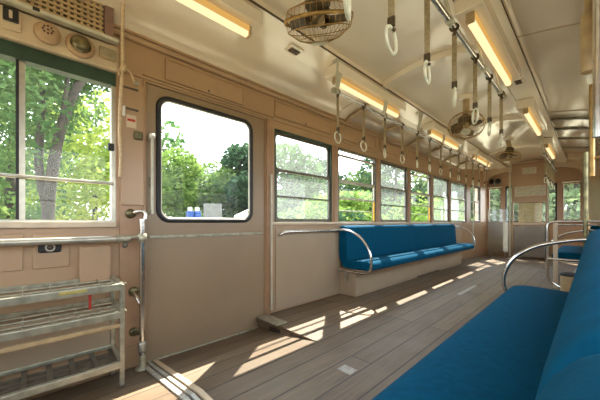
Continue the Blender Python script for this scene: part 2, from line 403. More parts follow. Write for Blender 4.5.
# ------------------------------------------------------------------ side windows
def ringframe(mb, x0, x1, y0, y1, z0, z1, wd, r=.03): mb.holeplate(x0, x1, (y0, y1, z0, z1), (y0 + wd, y1 - wd, z0 + wd, z1 - wd), r, 4)
def side_window(n, y0, y1, style, xw, sg=1, tp=False):
    xa, xb = xw - sg * .062, xw - sg * .004
    fr = MB(); ringframe(fr, min(xa, xb), max(xa, xb), y0, y1, ZS, ZT, .022, .004)
    if tp: fr.taperx(sg)
    o = struct(fr.build('window_%d' % n, M['green' if n == 2 else 'dark']))
    def part(mb, nm, mm):
        if tp: mb.taperx(sg)
        return mb.build(nm, mm, o)
    def xr(a, b): return (min(xw - sg * a, xw - sg * b), max(xw - sg * a, xw - sg * b))
    a, b = y0 + .022, y1 - .022
    u = MB(); ringframe(u, *xr(.05, .032), a, b, 1.485 if style != 'open' else 1.465, ZT - .022 if style != 'open' else 1.845, .026, .04); part(u, 'upper_sash', M['alu'] if style == 'open' else M['dark'])
    part(MB().box(*xr(.043, .039), a + .02, b - .02, 1.50, ZT - .04 if style != 'open' else 1.83), 'pane', M['g_haze' if style == 'haze' else 'g_clear'])
    if style == 'open':
        l_ = MB(); ringframe(l_, *xr(.03, .012), a, b, 1.245, 1.505, .024, .03); part(l_, 'lower_sash', M['gal'])
        part(MB().box(*xr(.023, .019), a + .02, b - .02, 1.26, 1.49), 'pane', M['g_clear'])
        part(MB().tube([(xw - sg * .02, a, 1.09), (xw - sg * .02, b, 1.09)], .006, 8), 'guard_bar', M['alu'])
        part(MB().rbox(*xr(.03, .01), b - .03, b, ZS + .022, 1.25, .004), 'yellow_post', M['yellow'])
    else:
        l_ = MB(); ringframe(l_, *xr(.03, .012), a, b, ZS + .02, 1.505, .026, .045)
        part(l_, 'lower_sash', M['dark'])
        part(MB().box(*xr(.028, .014), a, b, 1.205, 1.223), 'muntin', M['dark'])
        part(MB().box(*xr(.023, .019), a + .02, b - .02, ZS + .04, 1.49), 'pane', M['g_haze' if style == 'haze' else 'g_clear'])
    return o
# window 1: wide front pane with a green header
fr = MB(); ringframe(fr, XL - .06, XL - .002, -1.3, .44, ZS, ZT, .024, .004)
o = struct(fr.build('window_1', M['alu']))
MB().box(XL - .064, XL + .008, -1.3, .44, ZT - .04, ZT + .045).build('header', M['green'], o)
MB().box(XL - .05, XL - .012, -.036, -.010, ZS, ZT - .02).build('mullion', M['alu'], o)
MB().box(XL - .035, XL - .01, -.05, -.036, ZS, ZT - .02).build('seal', M['black'], o)
MB().tube([(XL + .012, -1.3, 1.203), (XL + .012, .425, 1.203)], .011, 10).build('cross_bar', M['alu'], o)
MB().box(XL - .04, XL - .036, -1.28, .42, ZS + .02, ZT - .03).build('pane', M['g_clear'], o)
MB().rbox(XL - .015, XL + .012, .395, .43, 1.43, 1.48, .004).build('catch', M['black'], o)
STY = ['haze', 'open', 'haze', 'open', 'haze', 'haze', 'clear']
for k, (a, b) in enumerate(WINS): side_window(k + 2, a, b, STY[k], XL, 1, k >= 5)

# ------------------------------------------------------------------ the door
d0, d1 = DOOR[0] + .005, DOOR[1] - .005
dp = MB(); dp.holeplate(XL - .05, XL - .012, (d0, d1, -.14, 1.975), (.715, 1.575, .945, 1.915), .09, 8)
o = struct(dp.build('door_1', M['door']))
g = MB(); g.holeplate(XL - .058, XL + .002, (.72, 1.57, .95, 1.91), (.737, 1.553, .967, 1.893), .078, 8)
def rrect(y0, y1, z0, z1, r, x, seg=8):
    P = []
    for cy, cz, a0 in ((y1 - r, z1 - r, 0), (y0 + r, z1 - r, 90), (y0 + r, z0 + r, 180), (y1 - r, z0 + r, 270)):
        for k in range(seg + 1):
            a = math.radians(a0 + 90 * k / seg); P.append((x, cy + r * math.cos(a), cz + r * math.sin(a)))
    return P
g = MB().tube(rrect(.722, 1.568, .952, 1.908, .085, XL - .012), .019, 8, True); g.build('window_seal', M['black'], o)
g = MB().tube(rrect(.74, 1.55, .97, 1.89, .075, XL - .016), .008, 6, True); g.build('pane_rim', M['pale'], o)
MB().add(rrect(.73, 1.56, .96, 1.90, .08, XL - .03), [list(range(36))]).build('pane', M['g_clear'], o)
h = MB().rbox(XL - .014, XL, d0 + .02, 1.70, .815, .838, .004)
for k in range(9): h.lathe([(.006, 0), (.004, .005)], (XL, .7 + .115 * k, .827), (1, 0, 0), 8)
h.build('grab_strip', M['gal'], o)
MB().rbox(XL - .014, XL + .012, d0, d1, -.14, -.10, .006).build('kick_strip', M['gal'], o)
MB().rbox(XL - .016, XL - .006, .655, .668, 1.2, 1.28, .003).build('key_slot', M['dark'], o)

# rods fixed by the door
def wall_rod(y, z0, z1, label, knob):
    t_ = thing('door_rod', label, 'grab rod', (XL, y, z0))
    MB().tube([(XL + .05, y, z0), (XL + .05, y, z1)], .010, 10).build('rod', M['pale'], t_)
    for z in (z0 + .02, z1 - .01):
        b = MB().tube([(XL - .004, y, z), (XL + .05, y, z)], .008, 8); b.lathe([(.018, 0), (.018, .006)], (XL + .001, y, z), (1, 0, 0), 12); b.build('bracket', M['gal'], t_)
    if knob: MB().lathe([(.004, -.02), (.019, -.014), (.021, 0), (.016, .014), (.004, .018)], (XL + .05, y, z1), (0, 0, 1), 14).build('knob', M['white'], t_)
wall_rod(.66, 1.0, 1.575, 'slim pale rod with white knob beside the near edge of the tan door', True)
wall_rod(1.775, .05, 1.42, 'long thin pale rod beside the far edge of the tan door', False)
# rail under window 2
t_ = thing('wall_handrail', 'short chrome handrail on the wall under the hazy window beside the door', 'handrail', (XL, 1.9, .83))
MB().tube(smooth_path([(XL, 1.90, .80), (XL + .05, 1.90, .81), (XL + .055, 1.93, .832), (XL + .055, 2.0, .835), (XL + .055, 2.5, .835), (XL + .055, 2.86, .835)]), .017, 10).build('pipe', M['chrome'], t_)
b = MB().lathe([(.024, 0), (.024, .008)], (XL, 1.90, .80), (1, 0, 0), 12); b.build('bracket', M['gal'], t_); b = MB().tube([(XL, 2.8, .835), (XL + .055, 2.8, .835)], .009, 8); b.build('bracket', M['gal'], t_)
# small latch plate below rod
t_ = tag(MB().rbox(XL + .012, XL + .03, 2.02, 2.05, .12, .2, .004).build('latch_plate', M['gal']), 'small grey latch plate low on the wall near the floor step', 'latch')
t_.location.y = -.23

# ------------------------------------------------------------------ equipment on the near left wall
t_ = thing('pillar_cover', 'narrow tan cover panel with dark hinges on the pillar beside the front window', 'cover panel', (XL, .45, 1.0))
MB().rbox(XL + .001, XL + .024, .468, .612, 1.06, 1.93, .005).build('panel', M['wall'], t_)
for z in (1.88, 1.735): MB().rbox(XL + .022, XL + .032, .475, .575, z, z + .014, .003).build('hinge', M['dark'], t_)
MB().box(XL + .022, XL + .026, .50, .562, 1.61, 1.70).build('sticker', M['creamm'], t_)
s_ = MB().box(XL + .025, XL + .027, .505, .555, 1.655, 1.672).build('red_mark', M['red'], t_)
MB().rbox(XL + .022, XL + .05, .545, .6, 1.53, 1.59, .008).build('catch', M['patina'], t_)
# destination box with lattice
t_ = thing('destination_box', 'beige box with woven lattice front above the front window', 'box', (-2.2, -.5, 2.14))
lat = MB()
y = -1.3
while y < .35:
    lat.box(-2.215, -2.205, y, y + .014, 2.16, 2.42); y += .032
z = 2.16
while z < 2.42:
    lat.box(-2.211, -2.201, -1.3, .355, z, z + .013); z += .03
lat.build('lattice', M['tan'], t_)
MB().box(-2.245, -2.225, -1.3, .355, 2.165, 2.42).build('back_board', M['wood'], t_)
MB().box(-2.245, -2.197, .36, .41, 2.15, 2.39).build('end_frame', M['mauve'], t_)
MB().rbox(-2.245, -2.19, -1.35, .44, 2.135, 2.158, .005).build('ledge', M['pale'], t_)
MB().rbox(-2.192, -2.182, .02, .05, 2.137, 2.156, .003).build('clip', M['black'], t_)
# fascia under the box
struct(MB().box(XL, XL + .05, Y0, .45, 1.965, 2.135).build('trim_6', M['creamm'], bevel=.01))
t_ = thing('switch_plate', 'black toggle switch set on a beige plate at the far left above the window', 'switch', (XL + .05, -.05, 2.0))
MB().rbox(XL + .051, XL + .066, -.105, -.025, 2.005, 2.125, .006).build('plate', M['creamm'], t_)
MB().rbox(XL + .066, XL + .080, -.098, -.035, 2.045, 2.118, .006).build('body', M['black'], t_)
MB().rbox(XL + .078, XL + .095, -.074, -.06, 2.06, 2.10, .004).build('toggle', M['creamm'], t_)
t_ = thing('round_speaker', 'round tan speaker with small holes above the front window', 'speaker', (XL + .05, .085, 2.055))
MB().lathe([(.062, 0), (.062, .02), (.054, .038), (.036, .048), (.002, .05)], (XL + .05, .085, 2.055), (1, 0, .1), 28).build('dome', M['wall'], t_)
q = Vector((0, 0, 1)).rotation_difference(Vector((1, 0, .1)).normalized())
h = MB()
for k in range(9):
    a = 2 * PI * k / 8; rr = .022 if k < 8 else 0
    p = Vector((XL + .05, .085, 2.055)) + q @ Vector((rr * math.cos(a), rr * math.sin(a), .047)); h.lathe([(.0045, 0), (.0045, .006)], p, (1, 0, .1), 8)
h.build('sound_holes', M['black'], t_)
t_ = thing('alarm_bell', 'round greenish bronze bell on a tan ring beside the tan speaker', 'bell', (XL + .05, .24, 2.055))
MB().lathe([(.074, 0), (.074, .016), (.064, .026), (.055, .026)], (XL + .05, .24, 2.05), (1, 0, .1), 28).build('mount_ring', M['wall'], t_)
MB().lathe([(.054, .018), (.054, .03), (.046, .05), (.028, .06), (.002, .063)], (XL + .05, .24, 2.05), (1, 0, .1), 28).build('gong', M['patina'], t_)
t_ = thing('mesh_box', 'small rectangular mesh covered box right of the bronze bell', 'box', (XL + .05, .38, 2.02))  # a plain box with a mesh cover, not a vent
MB().rbox(XL + .051, XL + .085, .335, .43, 2.02, 2.09, .008).build('case', M['tan'], t_)
h = MB()
for k in range(9): h.box(XL + .085, XL + .088, .341 + .01 * k, .344 + .01 * k, 2.025, 2.085)
for k in range(6): h.box(XL + .086, XL + .089, .338, .428, 2.03 + .01 * k, 2.033 + .01 * k)
h.build('mesh', M['gal'], t_)
t_ = thing('pull_cord', 'tied cotton cord hanging down the pillar beside the front window', 'cord', (XL + .06, .47, 1.4))
MB().tube(smooth_path([(-2.13, .45, 2.37), (-2.18, .455, 2.2), (XL + .08, .465, 2.0), (XL + .06, .458, 1.8), (XL + .05, .452, 1.55), (XL + .05, .462, 1.40), (XL + .05, .455, 1.25)]), .011, 8).build('cord', M['cord'], t_)
k_ = MB().lathe([(.006, -.03), (.02, -.015), (.022, .0), (.016, .02), (.005, .03)], (XL + .085, .47, 1.99), (0, .2, 1), 12)
k_.tube(smooth_path([(XL + .085, .47, 1.99), (XL + .085, .51, 1.98), (XL + .08, .53, 1.93), (XL + .08, .545, 1.915)]), .007, 6)
k_.tube(smooth_path([(XL + .085, .47, 1.99), (XL + .08, .445, 1.97), (XL + .08, .44, 1.93)]), .007, 6)
k_.build('knot', M['cord'], t_)
MB().lathe([(.004, 0), (.016, .008), (.018, .02), (.01, .03)], (XL + .08, .55, 1.895), (0, 0, 1), 10).build('pull_knob', M['gal'], t_)
b = MB().rbox(XL + .025, XL + .045, .475, .49, 1.68, 1.75, .004); b.build('cleat', M['white'], t_)
# lower wall details
t_ = thing('box_cover', 'plain raised tan box cover on the lower wall beside the bag rack', 'cover', (XL, .3, .7))
MB().rbox(XL + .001, XL + .05, .235, .405, .55, .78, .008).build('panel', M['wall'], t_)
t_ = thing('wall_panel', 'flat tan inset panel under the front window behind the rail', 'panel', (XL, 0, .7))
MB().rbox(XL + .001, XL + .012, .02, .19, .66, .87, .004).build('panel', M['wall'], t_)
t_ = thing('vent_lever', 'small black oval fitting with a silver rim under the front window', 'fitting', (XL, .09, .78))
MB().rbox(XL + .012, XL + .03, .045, .15, .755, .815, .01).build('bezel', M['black'], t_)
m = MB().ring((XL + .031, .0975, .785), (1, 0, 0), .02, .006, 24, 6, 1.0); m.build('rim', M['alu'], t_)
MB().lathe([(.016, 0), (.010, .008)], (XL + .029, .0975, .785), (1, 0, 0), 14).build('knob', M['dark'], t_)
tag(MB().rbox(XL + .001, XL + .012, -.8, -.02, .66, .87, .004).build('wall_panel', M['wall']), 'wide tan inset panel at the far left below the window sill', 'panel')

# left handrail, pole
px, py = -2.19, .578
t_ = thing('entrance_rail', 'chrome handrail and upright pole standing between the front window and door', 'handrail', (px, py, rz(px)))
MB().tube([(px, py, rz(px) + .10), (px, py, .96)], .019, 14).build('pole', M['chrome'], t_)
m = MB().lathe([(.045, 0), (.045, .012), (.022, .018), (.022, .10)], (px, py, rz(px)), (0, 0, 1), 16); m.build('foot', M['gal'], t_)
MB().lathe([(.024, -.03), (.03, -.02), (.03, .03), (.022, .045)], (px, py, .06), (0, 0, 1), 16).build('collar', M['alu'], t_)
MB().tube([(px, Y0 + .3, .828), (px, .44, .828)], .021, 14).build('rail', M['alu'], t_)
m = MB().tube([(px, .42, .828), (px, .50, .828)], .026, 14); m.lathe([(.028, -.03), (.028, .03)], (px, py, .828), (0, 0, 1), 14); m.tube([(px, .49, .838), (px, py, .838)], .012, 8); m.build('joint', M['gal'], t_)
MB().tube(smooth_path([(px, py + .02, .96), (px, py + .022, 1.0), (px - .01, py + .0, 1.02), (px - .03, py - .03, 1.01), (XL, py - .05, 1.0)]), .013, 10).build('top_loop', M['chrome'], t_)
m = MB().lathe([(.035, 0), (.035, .008), (.02, .02)], (XL + .012, py - .05, 1.0), (1, 0, 0), 14); m.build('wall_flange', M['patina'], t_); m = MB().lathe([(.035, 0), (.03, .01)], (XL + .012, py - .03, .44), (1, 0, 0), 14); m.build('wall_flange', M['patina'], t_)
m = MB().lathe([(.032, 0), (.028, .01)], (XL + .012, py - .03, .15), (1, 0, 0), 14); m.tube([(XL + .012, py - .03, .15), (px, py, .15)], .01, 8); m.build('wall_flange', M['patina'], t_)
MB().tube(smooth_path([(px, py, .33), (px - .03, py - .02, .40), (XL + .01, py - .03, .44)]), .013, 10).build('brace', M['chrome'], t_)
MB().lathe([(.006, 0), (.016, .01), (.014, .035), (.004, .04)], (px + .012, .47, .765), (0, 0, 1), 12).build('hang_knob', M['dark'], t_)

# bag rack
x0, x1, ya, yb = -2.265, -2.0, -1.0, .415
zf = rz(x1)
t_ = thing('bag_rack', 'olive grey steel bag rack with slatted shelves below the front window', 'rack', (-2.13, .1, rz(-2.13)))
for x, y in ((x1, yb), (x0, yb), (x1, ya), (x0, ya)):
    m = MB().rbox(x - .013, x + .013, y - .013, y + .013, rz(x) + .012, .56 if y > 0 else .95, .005)
    l_ = m.build('leg', M['gal'], t_); MB().lathe([(.02, 0), (.02, .014)], (x, y, rz(x)), (0, 0, 1), 10).build('foot', M['dark'], l_)
def shelf(z, wires, tilt, grid=False):
    m = MB(); m.rbox(x1 - .016, x1 + .016, ya, yb, z - .03, z + .012, .005); m.rbox(x0 - .012, x0 + .012, ya, yb, z - .012 + tilt, z + .012 + tilt, .004)
    for y in (ya, yb): m.tube([(x0, y, z + tilt), (x1, y, z)], .015, 8)
    s_ = m.build('shelf_frame', M['gal'], t_)
    m = MB()
    if grid:
        for k in range(1, 4): xx = x0 + (x1 - x0) * k / 4; m.box(xx - .009, xx + .009, ya, yb, z - .02, z)
        for k in range(14): y = ya + .05 + k * .104; m.box(x0, x1, y - .012, y + .012, z - .016, z + .004)
        m.build('grid', M['dark'], s_)
    else:
        for k in range(1, wires): f_ = k / wires; xx = x0 + (x1 - x0) * f_; zz = z + tilt * (1 - f_); m.tube([(xx, ya, zz), (xx, yb, zz)], .006, 6)
        for k in range(13): y = ya + .06 + k * .115; m.tube([(x0, y, z + tilt), (x0 + .1, y, z + tilt * .6 - .006), (x1, y, z + .004)], .004, 6)
        m.build('wires', M['gal'], s_)
    return s_
s1 = shelf(.555, 3, .01); shelf(.385, 4, .03); shelf(.08, 4, .02, True)
MB().box(x1 + .0165, x1 + .019, .12, .24, .545, .562).build('label_plate', M['label'], s1)
MB().box(x0 - .006, x0 + .002, ya, yb, .09, .36).build('back_plate', M['wall2'], t_)
m = MB().rbox(x1 - .01, x1 + .01, ya, yb, .30, .325, .004); m.build('crossbar', M['tan'], t_)
MB().rbox(x1 - .04, x1 - .028, .255, .268, .43, .53, .002).build('red_tag', M['red'], t_)

# ------------------------------------------------------------------ right wall
rw_ = MB(); XRO = XR + .07
RW = [(-1.3, -.2), (-.1, .85), (1.0, 1.95), (2.07, 3.0), (5.95, 6.85), (6.97, 7.85)]
def rwb(y0, y1, z0, z1): rw_.box(XR, XRO, y0, y1, z0, z1)
rwb(Y0, 3.3, -.3, ZS); rwb(4.95, 7.9, -.3, ZS); rwb(Y0, 7.9, ZT, ZW + .1)
rwb(3.3, 4.95, -.3, .02)
pr = Y0
for a, b in RW[:4]: rwb(pr, a, ZS, ZT); pr = b
rwb(pr, 3.3, ZS, ZT); rwb(4.95, 5.95, ZS, ZT); rwb(6.85, 6.97, ZS, ZT); rwb(7.85, 7.9, ZS, ZT)
struct(rw_.build('wall_right', M['wall'])); rw_ = MB()
rwb(7.9, 9.55, -.3, ZS); rwb(7.9, 9.55, ZT, ZW + .1); rwb(7.9, 9.55, ZS, ZT)
rw_.taperx(-1); struct(rw_.build('wall_right', M['wall']))
for k, (a, b) in enumerate(RW): side_window(20 + k, a, b, 'clear', XR, -1, False)
dp = MB(); dp.holeplate(XR + .012, XR + .05, (3.31, 4.94, .0, 1.92), (3.45, 4.8, .945, 1.86), .06, 6)
o = struct(dp.build('door_2', M['door'])); MB().box(XR + .03, XR + .034, 3.43, 4.82, .93, 1.88).build('pane', M['g_clear'], o)
t = MB()
for a, b in zip([w_[1] for w_ in RW[:3]] + [3.0, 4.97], [w_[0] for w_ in RW[1:4]] + [3.28, 5.9]): t.rbox(XR - .03, XR + .002, a, b, ZS, ZT, .004)
t.box(XR - .02, XR + .002, Y0, 3.28, ZS - .02, ZS + .01); t.rbox(XR - .022, XR + .002, Y0, 7.9, ZT + .02, ZT + .07, .004)
struct(t.build('trim_7', M['trimw']))

# ------------------------------------------------------------------ end walls
YE = 9.5
ew = MB()
EWN = [(-2.066, -1.745, .93, 1.9), (-1.66, -.605, .93, 1.92), (-.515, -.165, .97, 1.9)]
XA, XB = XL - .1, XR + .1
ew.box(XA, XB, YE, YE + .06, -.3, .93); ew.box(XA, XB, YE, YE + .06, 1.92, 2.7)
for a, b in ((XA, -2.066), (-1.745, -1.66), (-.605, -.515), (-.165, XB)): ew.box(a, b, YE, YE + .06, .93, 1.92)
ew.box(-.515, -.165, YE, YE + .06, .93, .97)
struct(ew.build('wall_back', M['wall']))
def end_window(n, x0_, x1_, z0, z1, mm, rr):
    m = MB(); m.holeplate(-.03, .03, (x0_, x1_, z0, z1), (x0_ + .03, x1_ - .03, z0 + .03, z1 - .03), rr, 6)
    m.v = [(y, x + YE + .02, z) for x, y, z in m.v]
    o = struct(m.build('window_%d' % n, mm)); MB().box(x0_ + .01, x1_ - .01, YE + .03, YE + .034, z0 + .01, z1 - .01).build('pane', M['g_clear'], o); return o
end_window(10, *EWN[0], M['trimw'], .02); end_window(11, *EWN[1], M['black'], .09); end_window(12, *EWN[2], M['trimw'], .02)
struct(MB().box(XA, XB, Y0 - .06, Y0, -.3, .93).box(XA, XB, Y0 - .06, Y0, 1.92, 2.7).box(XA, -2.2, Y0 - .06, Y0, .93, 1.92).box(-1.5, -1.4, Y0 - .06, Y0, .93, 1.92).box(-.75, -.65, Y0 - .06, Y0, .93, 1.92).build('wall_front', M['wall']))
t = MB().box(-2.1, -.1, YE - .03, YE, .90, .93).rbox(-2.1, -.1, YE - .02, YE, 1.93, 1.96, .004).box(-2.1, -.1, YE - .02, YE, 0, .1)
struct(t.build('trim_8', M['trimw']))
# arched cream soffit in front of end wall
P = [(-2.3, 2.25), (-2.06, 2.10), (-2.02, 2.18), (-1.9, 2.25), (-1.7, 2.30), (-1.11, 2.33), (-.52, 2.30), (-.32, 2.25), (-.2, 2.18), (-.16, 2.10), (.1, 2.25)]
so_ = MB(); n_ = len(P)
vs = [(x, YE - .12, z) for x, z in P] + [(x, YE, z) for x, z in P] + [(x, YE - .12, 2.66) for x, z in P] + [(x, YE, 2.66) for x, z in P]
fs = []
for i in range(n_ - 1): fs += [(i, i + 1, n_ + i + 1, n_ + i), (i, 2 * n_ + i, 2 * n_ + i + 1, i + 1)]
struct(so_.add(vs, fs).build('trim_9', M['creamm']))

# driver partition
YP = 9.2
t_ = thing('driver_partition', 'beige partition with notice panels and steel lower door behind the driver', 'partition', (-1.04, YP, 0))
pa, pb = -1.47, -.77
m = MB().box(pa, pb, YP, YP + .04, 1.44, 2.44); m.box(pa, pa + .03, YP, YP + .04, .0, 1.44); m.box(pb - .03, pb, YP, YP + .04, 0, 1.44); m.build('panel', M['wall'], t_, .004)
MB().rbox(pa - .01, pb + .01, YP - .03, YP + .04, 2.41, 2.46, .006).build('top_rail', M['trimw'], t_)
MB().rbox(pa + .03, pb - .03, YP - .02, YP + .05, .86, .925, .006).build('sill', M['creamm'], t_)
MB().rbox(pa + .03, pb - .03, YP - .012, YP + .02, .04, .85, .005).build('steel_door', M['steel'], t_)
m = MB().rbox(pa + .22, pb - .2, YP - .015, YP, 2.17, 2.33, .004); pp = m.build('notice_frame', M['creamm'], t_); MB().box(pa + .24, pb - .22, YP - .018, YP - .014, 2.185, 2.315).build('notice', M['notice'], pp)
m = MB().rbox(pa + .06, pb - .02, YP - .02, YP, 1.60, 1.86, .006); pp = m.build('notice_frame', M['creamm'], t_); MB().box(pa + .08, pb - .04, YP - .024, YP - .019, 1.62, 1.84).build('notice', M['notice'], pp)
MB().box(pa + .03, pb - .03, YP + .012, YP + .016, .925, 1.44).build('pane', M['g_clear'], t_)
t_ = thing('straw_blind', 'straw coloured slatted blind behind the partition window', 'blind', (-1.04, YP + .12, .93))
m = MB()
for k in range(14): m.box(pa + .12, pb - .1, YP + .115, YP + .122, .94 + .035 * k, .968 + .035 * k)
m.build('slats', M['slat'], t_)
m = MB()
for x in (pa + .13, -1.05, pb - .12): m.box(x, x + .014, YP + .122, YP + .13, .925, 1.45)
m.rbox(pa + .1, pb - .08, YP + .11, YP + .135, 1.43, 1.46, .004); m.build('battens', M['wood'], t_)
def stanchion(x, y, z0, z1, r, mm, label, flanges=True, nm='stanchion'):
    t_ = thing(nm, label, 'pole', (x, y, z0))
    MB().tube([(x, y, z0), (x, y, z1)], r, 12).build('tube', mm, t_)
    if flanges:
        for z, s_ in ((z0, 1), (z1, -1)): MB().lathe([(r * 2.2, 0), (r * 2.2, s_ * .008), (r * 1.25, s_ * .02), (r * 1.2, s_ * .05)], (x, y, z), (0, 0, 1), 14).build('flange', M['gal'], t_)
stanchion(-1.5, 9.12, 0, 2.42, .02, M['pale'], 'pale full height pole at the left edge of the driver partition')
stanchion(-.745, 9.13, 0, 2.40, .02, M['pale'], 'pale full height pole at the right edge of the driver partition')
t_ = thing('acrylic_screen', 'clear acrylic screen beside the driver partition at the far end', 'screen', (-1.75, 9.05, .05))
MB().rbox(-1.98, -1.53, 9.045, 9.055, .12, 1.28, .004).build('sheet', M['g_screen'], t_)
m = MB()
for x in (-1.9, -1.6): m.tube([(x, 9.05, 0), (x, 9.05, .14)], .012, 8)
m.build('feet', M['gal'], t_)
t_ = thing('wall_fan_unit', 'small black two lobed fitting on the far end wall above the window', 'fitting', (-1.9, YE - .06, 2.08))
m = MB()
for s_ in (-1, 1): m.lathe([(.05, -.01), (.075, .0), (.06, .03), (.02, .05)], (-1.9 + s_ * .075, YE - .05, 2.08), (s_ * .6, -1, 0), 16)
m.build('lobes', M['black'], t_); MB().rbox(-1.915, -1.885, YE - .06, YE, 1.95, 2.1, .004).build('bracket', M['gal'], t_)

# ------------------------------------------------------------------ ceiling
prof = [(-1.20, 2.26), (-1.175, 2.30), (-1.12, 2.34), (-1.02, 2.375), (-.85, 2.41), (-.70, 2.435), (-.70, 2.38), (-.47, 2.41), (-.47, 2.462), (-.35, 2.49), (-.18, 2.52), (0, 2.53)]
prof = prof + [(-a, b) for a, b in prof[-2::-1]]
cm = MB(); n_ = len(prof)
vs = [(CX + a, Y0 - .06, z) for a, z in prof] + [(CX + a, YE + .06, z) for a, z in prof]
sm = [not (abs(a[0]) == abs(b[0]) and abs(a[0]) in (.7, .47)) and not (abs(abs(a[0]) - .585) < .12 and abs(abs(b[0]) - .585) < .12) for a, b in zip(prof, prof[1:])]
for i in range(n_ - 1): cm.add([vs[i], vs[i + 1], vs[n_ + i + 1], vs[n_ + i]], [(0, 1, 2, 3)])
cm.add([(CX - 1.27, Y0 - .06, 2.26), (CX + 1.27, Y0 - .06, 2.26), (CX + 1.27, YE + .06, 2.26), (CX - 1.27, YE + .06, 2.26), (CX - 1.27, Y0 - .06, 2.66), (CX + 1.27, Y0 - .06, 2.66), (CX + 1.27, YE + .06, 2.66), (CX - 1.27, YE + .06, 2.66)],
       [(4, 5, 6, 7), (0, 4, 7, 3), (1, 2, 6, 5)])
cm.add([(CX - 1.27, Y0 - .06, 2.26), (CX - 1.2, Y0 - .06, 2.26), (CX - 1.2, YE + .06, 2.26), (CX - 1.27, YE + .06, 2.26)], [(0, 1, 2, 3)])
cm.add([(CX + 1.27, Y0 - .06, 2.26), (CX + 1.2, Y0 - .06, 2.26), (CX + 1.2, YE + .06, 2.26), (CX + 1.27, YE + .06, 2.26)], [(0, 1, 2, 3)])
co_ = cm.build('ceiling', M['cream'])
bm = bmesh.new(); bm.from_mesh(co_.data); bmesh.ops.remove_doubles(bm, verts=bm.verts, dist=1e-4); bmesh.ops.recalc_face_normals(bm, faces=bm.faces); bm.to_mesh(co_.data); bm.free()
for p in co_.data.polygons: p.use_smooth = True
try:
    co_.data.set_sharp_from_angle(angle=.5)
except Exception: pass
struct(co_)
# dark grooves along the strips
t = MB()
for s_, off, z in ((-1, .47, 2.412), (1, .47, 2.412), (1, .70, 2.383)):
    x = CX + s_ * off; t.box(x - .003, x + .003, Y0, YE - .12, z - .003, z + .012)
struct(t.build('trim_10', M['bronze']))
# cross beams on the central ceiling, plus outer seams and ribs
def czc(a):
    a = abs(a)
    for (x0_, z0), (x1_, z1) in zip([(0, 2.53), (.18, 2.52), (.35, 2.49), (.47, 2.462)], [(.18, 2.52), (.35, 2.49), (.47, 2.462), (.5, 2.455)]):
        if x0_ <= a <= x1_: return z0 + (z1 - z0) * (a - x0_) / (x1_ - x0_)
    return 2.455
for k, y in enumerate((.35, 2.82, 5.2, 7.4)):
    m = MB(); N = 12; vs = []
    for i in range(N + 1):
        a = -.465 + .93 * i / N; z = czc(a) + .004; x = CX + a
        vs += [(x, y - .05, z), (x, y - .042, z - .055), (x, y + .042, z - .055), (x, y + .05, z)]
    fs = [(4 * i + j, 4 * i + j + 1, 4 * i + 5 + j, 4 * i + 4 + j) for i in range(N) for j in range(3)] + [(4 * i, 4 * i + 3, 4 * i + 7, 4 * i + 4) for i in range(N)]
    struct(m.add(vs, fs).build('ceiling_beam', M['cream']))
OUT = [(a, z) for a, z in prof if a <= -.70 and z != 2.38]
def rib(y, sgn, r, mm, nm='trim_11', drop=.012):
    pts = smooth_path([(CX + sgn * abs(a), y, z - drop) for a, z in OUT], 1)
    return pts
m = MB()
for y in (.6, 2.85, 5.1): m.tube(rib(y, 1, .005, None, drop=.002), .006, 6)
for y in (2.85, 5.1): m.tube(rib(y, -1, .005, None, drop=.002), .005, 6)
struct(m.build('trim_11', M['creamm']))
RIBY = [3.05, 3.95, 4.85, 5.75, 6.65, 7.5]
for k, y in enumerate(RIBY):
    pts = [(XL + .01, y, 2.14), (XL + .012, y, 2.2)] + [(CX - abs(a) + .012, y, z - .02) for a, z in OUT[:5]]
    tag(MB().tube(smooth_path(pts, 2), .017, 8).build('roof_rib', M['tan']), 'curved tan rib on the roof cove above the left bench, %s from the door' % ORD[k], 'rib', 'left roof ribs')
for k, y in enumerate((5.45, 6.05, 6.8, 7.7)):
    tag(MB().tube(smooth_path([(CX + abs(a), y, z - .02) for a, z in OUT], 2), .013, 8).build('roof_rib', M['gal']), 'curved dark rib on the roof cove on the right, %s from the near end' % ORD[k], 'rib', 'right roof ribs')
# glossy cove lining past the first rib
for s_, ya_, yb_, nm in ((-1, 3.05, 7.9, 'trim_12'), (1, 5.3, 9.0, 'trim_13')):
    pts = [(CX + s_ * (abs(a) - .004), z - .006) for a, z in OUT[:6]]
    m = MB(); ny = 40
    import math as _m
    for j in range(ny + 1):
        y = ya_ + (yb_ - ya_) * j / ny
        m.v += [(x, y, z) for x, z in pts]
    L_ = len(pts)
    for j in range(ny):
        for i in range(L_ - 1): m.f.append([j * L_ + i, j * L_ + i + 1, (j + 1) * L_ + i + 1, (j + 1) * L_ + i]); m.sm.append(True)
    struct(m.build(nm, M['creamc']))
# small vents on the strips
for lab, x, y in (('small dark louvre vent on the ceiling strip left of the nearest fan', CX - .63, 1.61), ('small dark louvre vent on the ceiling strip beside the far end of the right lamp', CX + .585, 3.62)):
    t_ = thing('ceiling_vent', lab, 'vent', (x, y, 2.39))
    MB().rbox(x - .05, x + .05, y - .07, y + .07, 2.378, 2.393, .004).build('plate', M['cream'], t_)
    m = MB()
    for k in range(5): m.box(x - .025, x + .025, y - .045 + .02 * k, y - .033 + .02 * k, 2.368, 2.379)
    m.build('louvres', M['bronze'], t_)

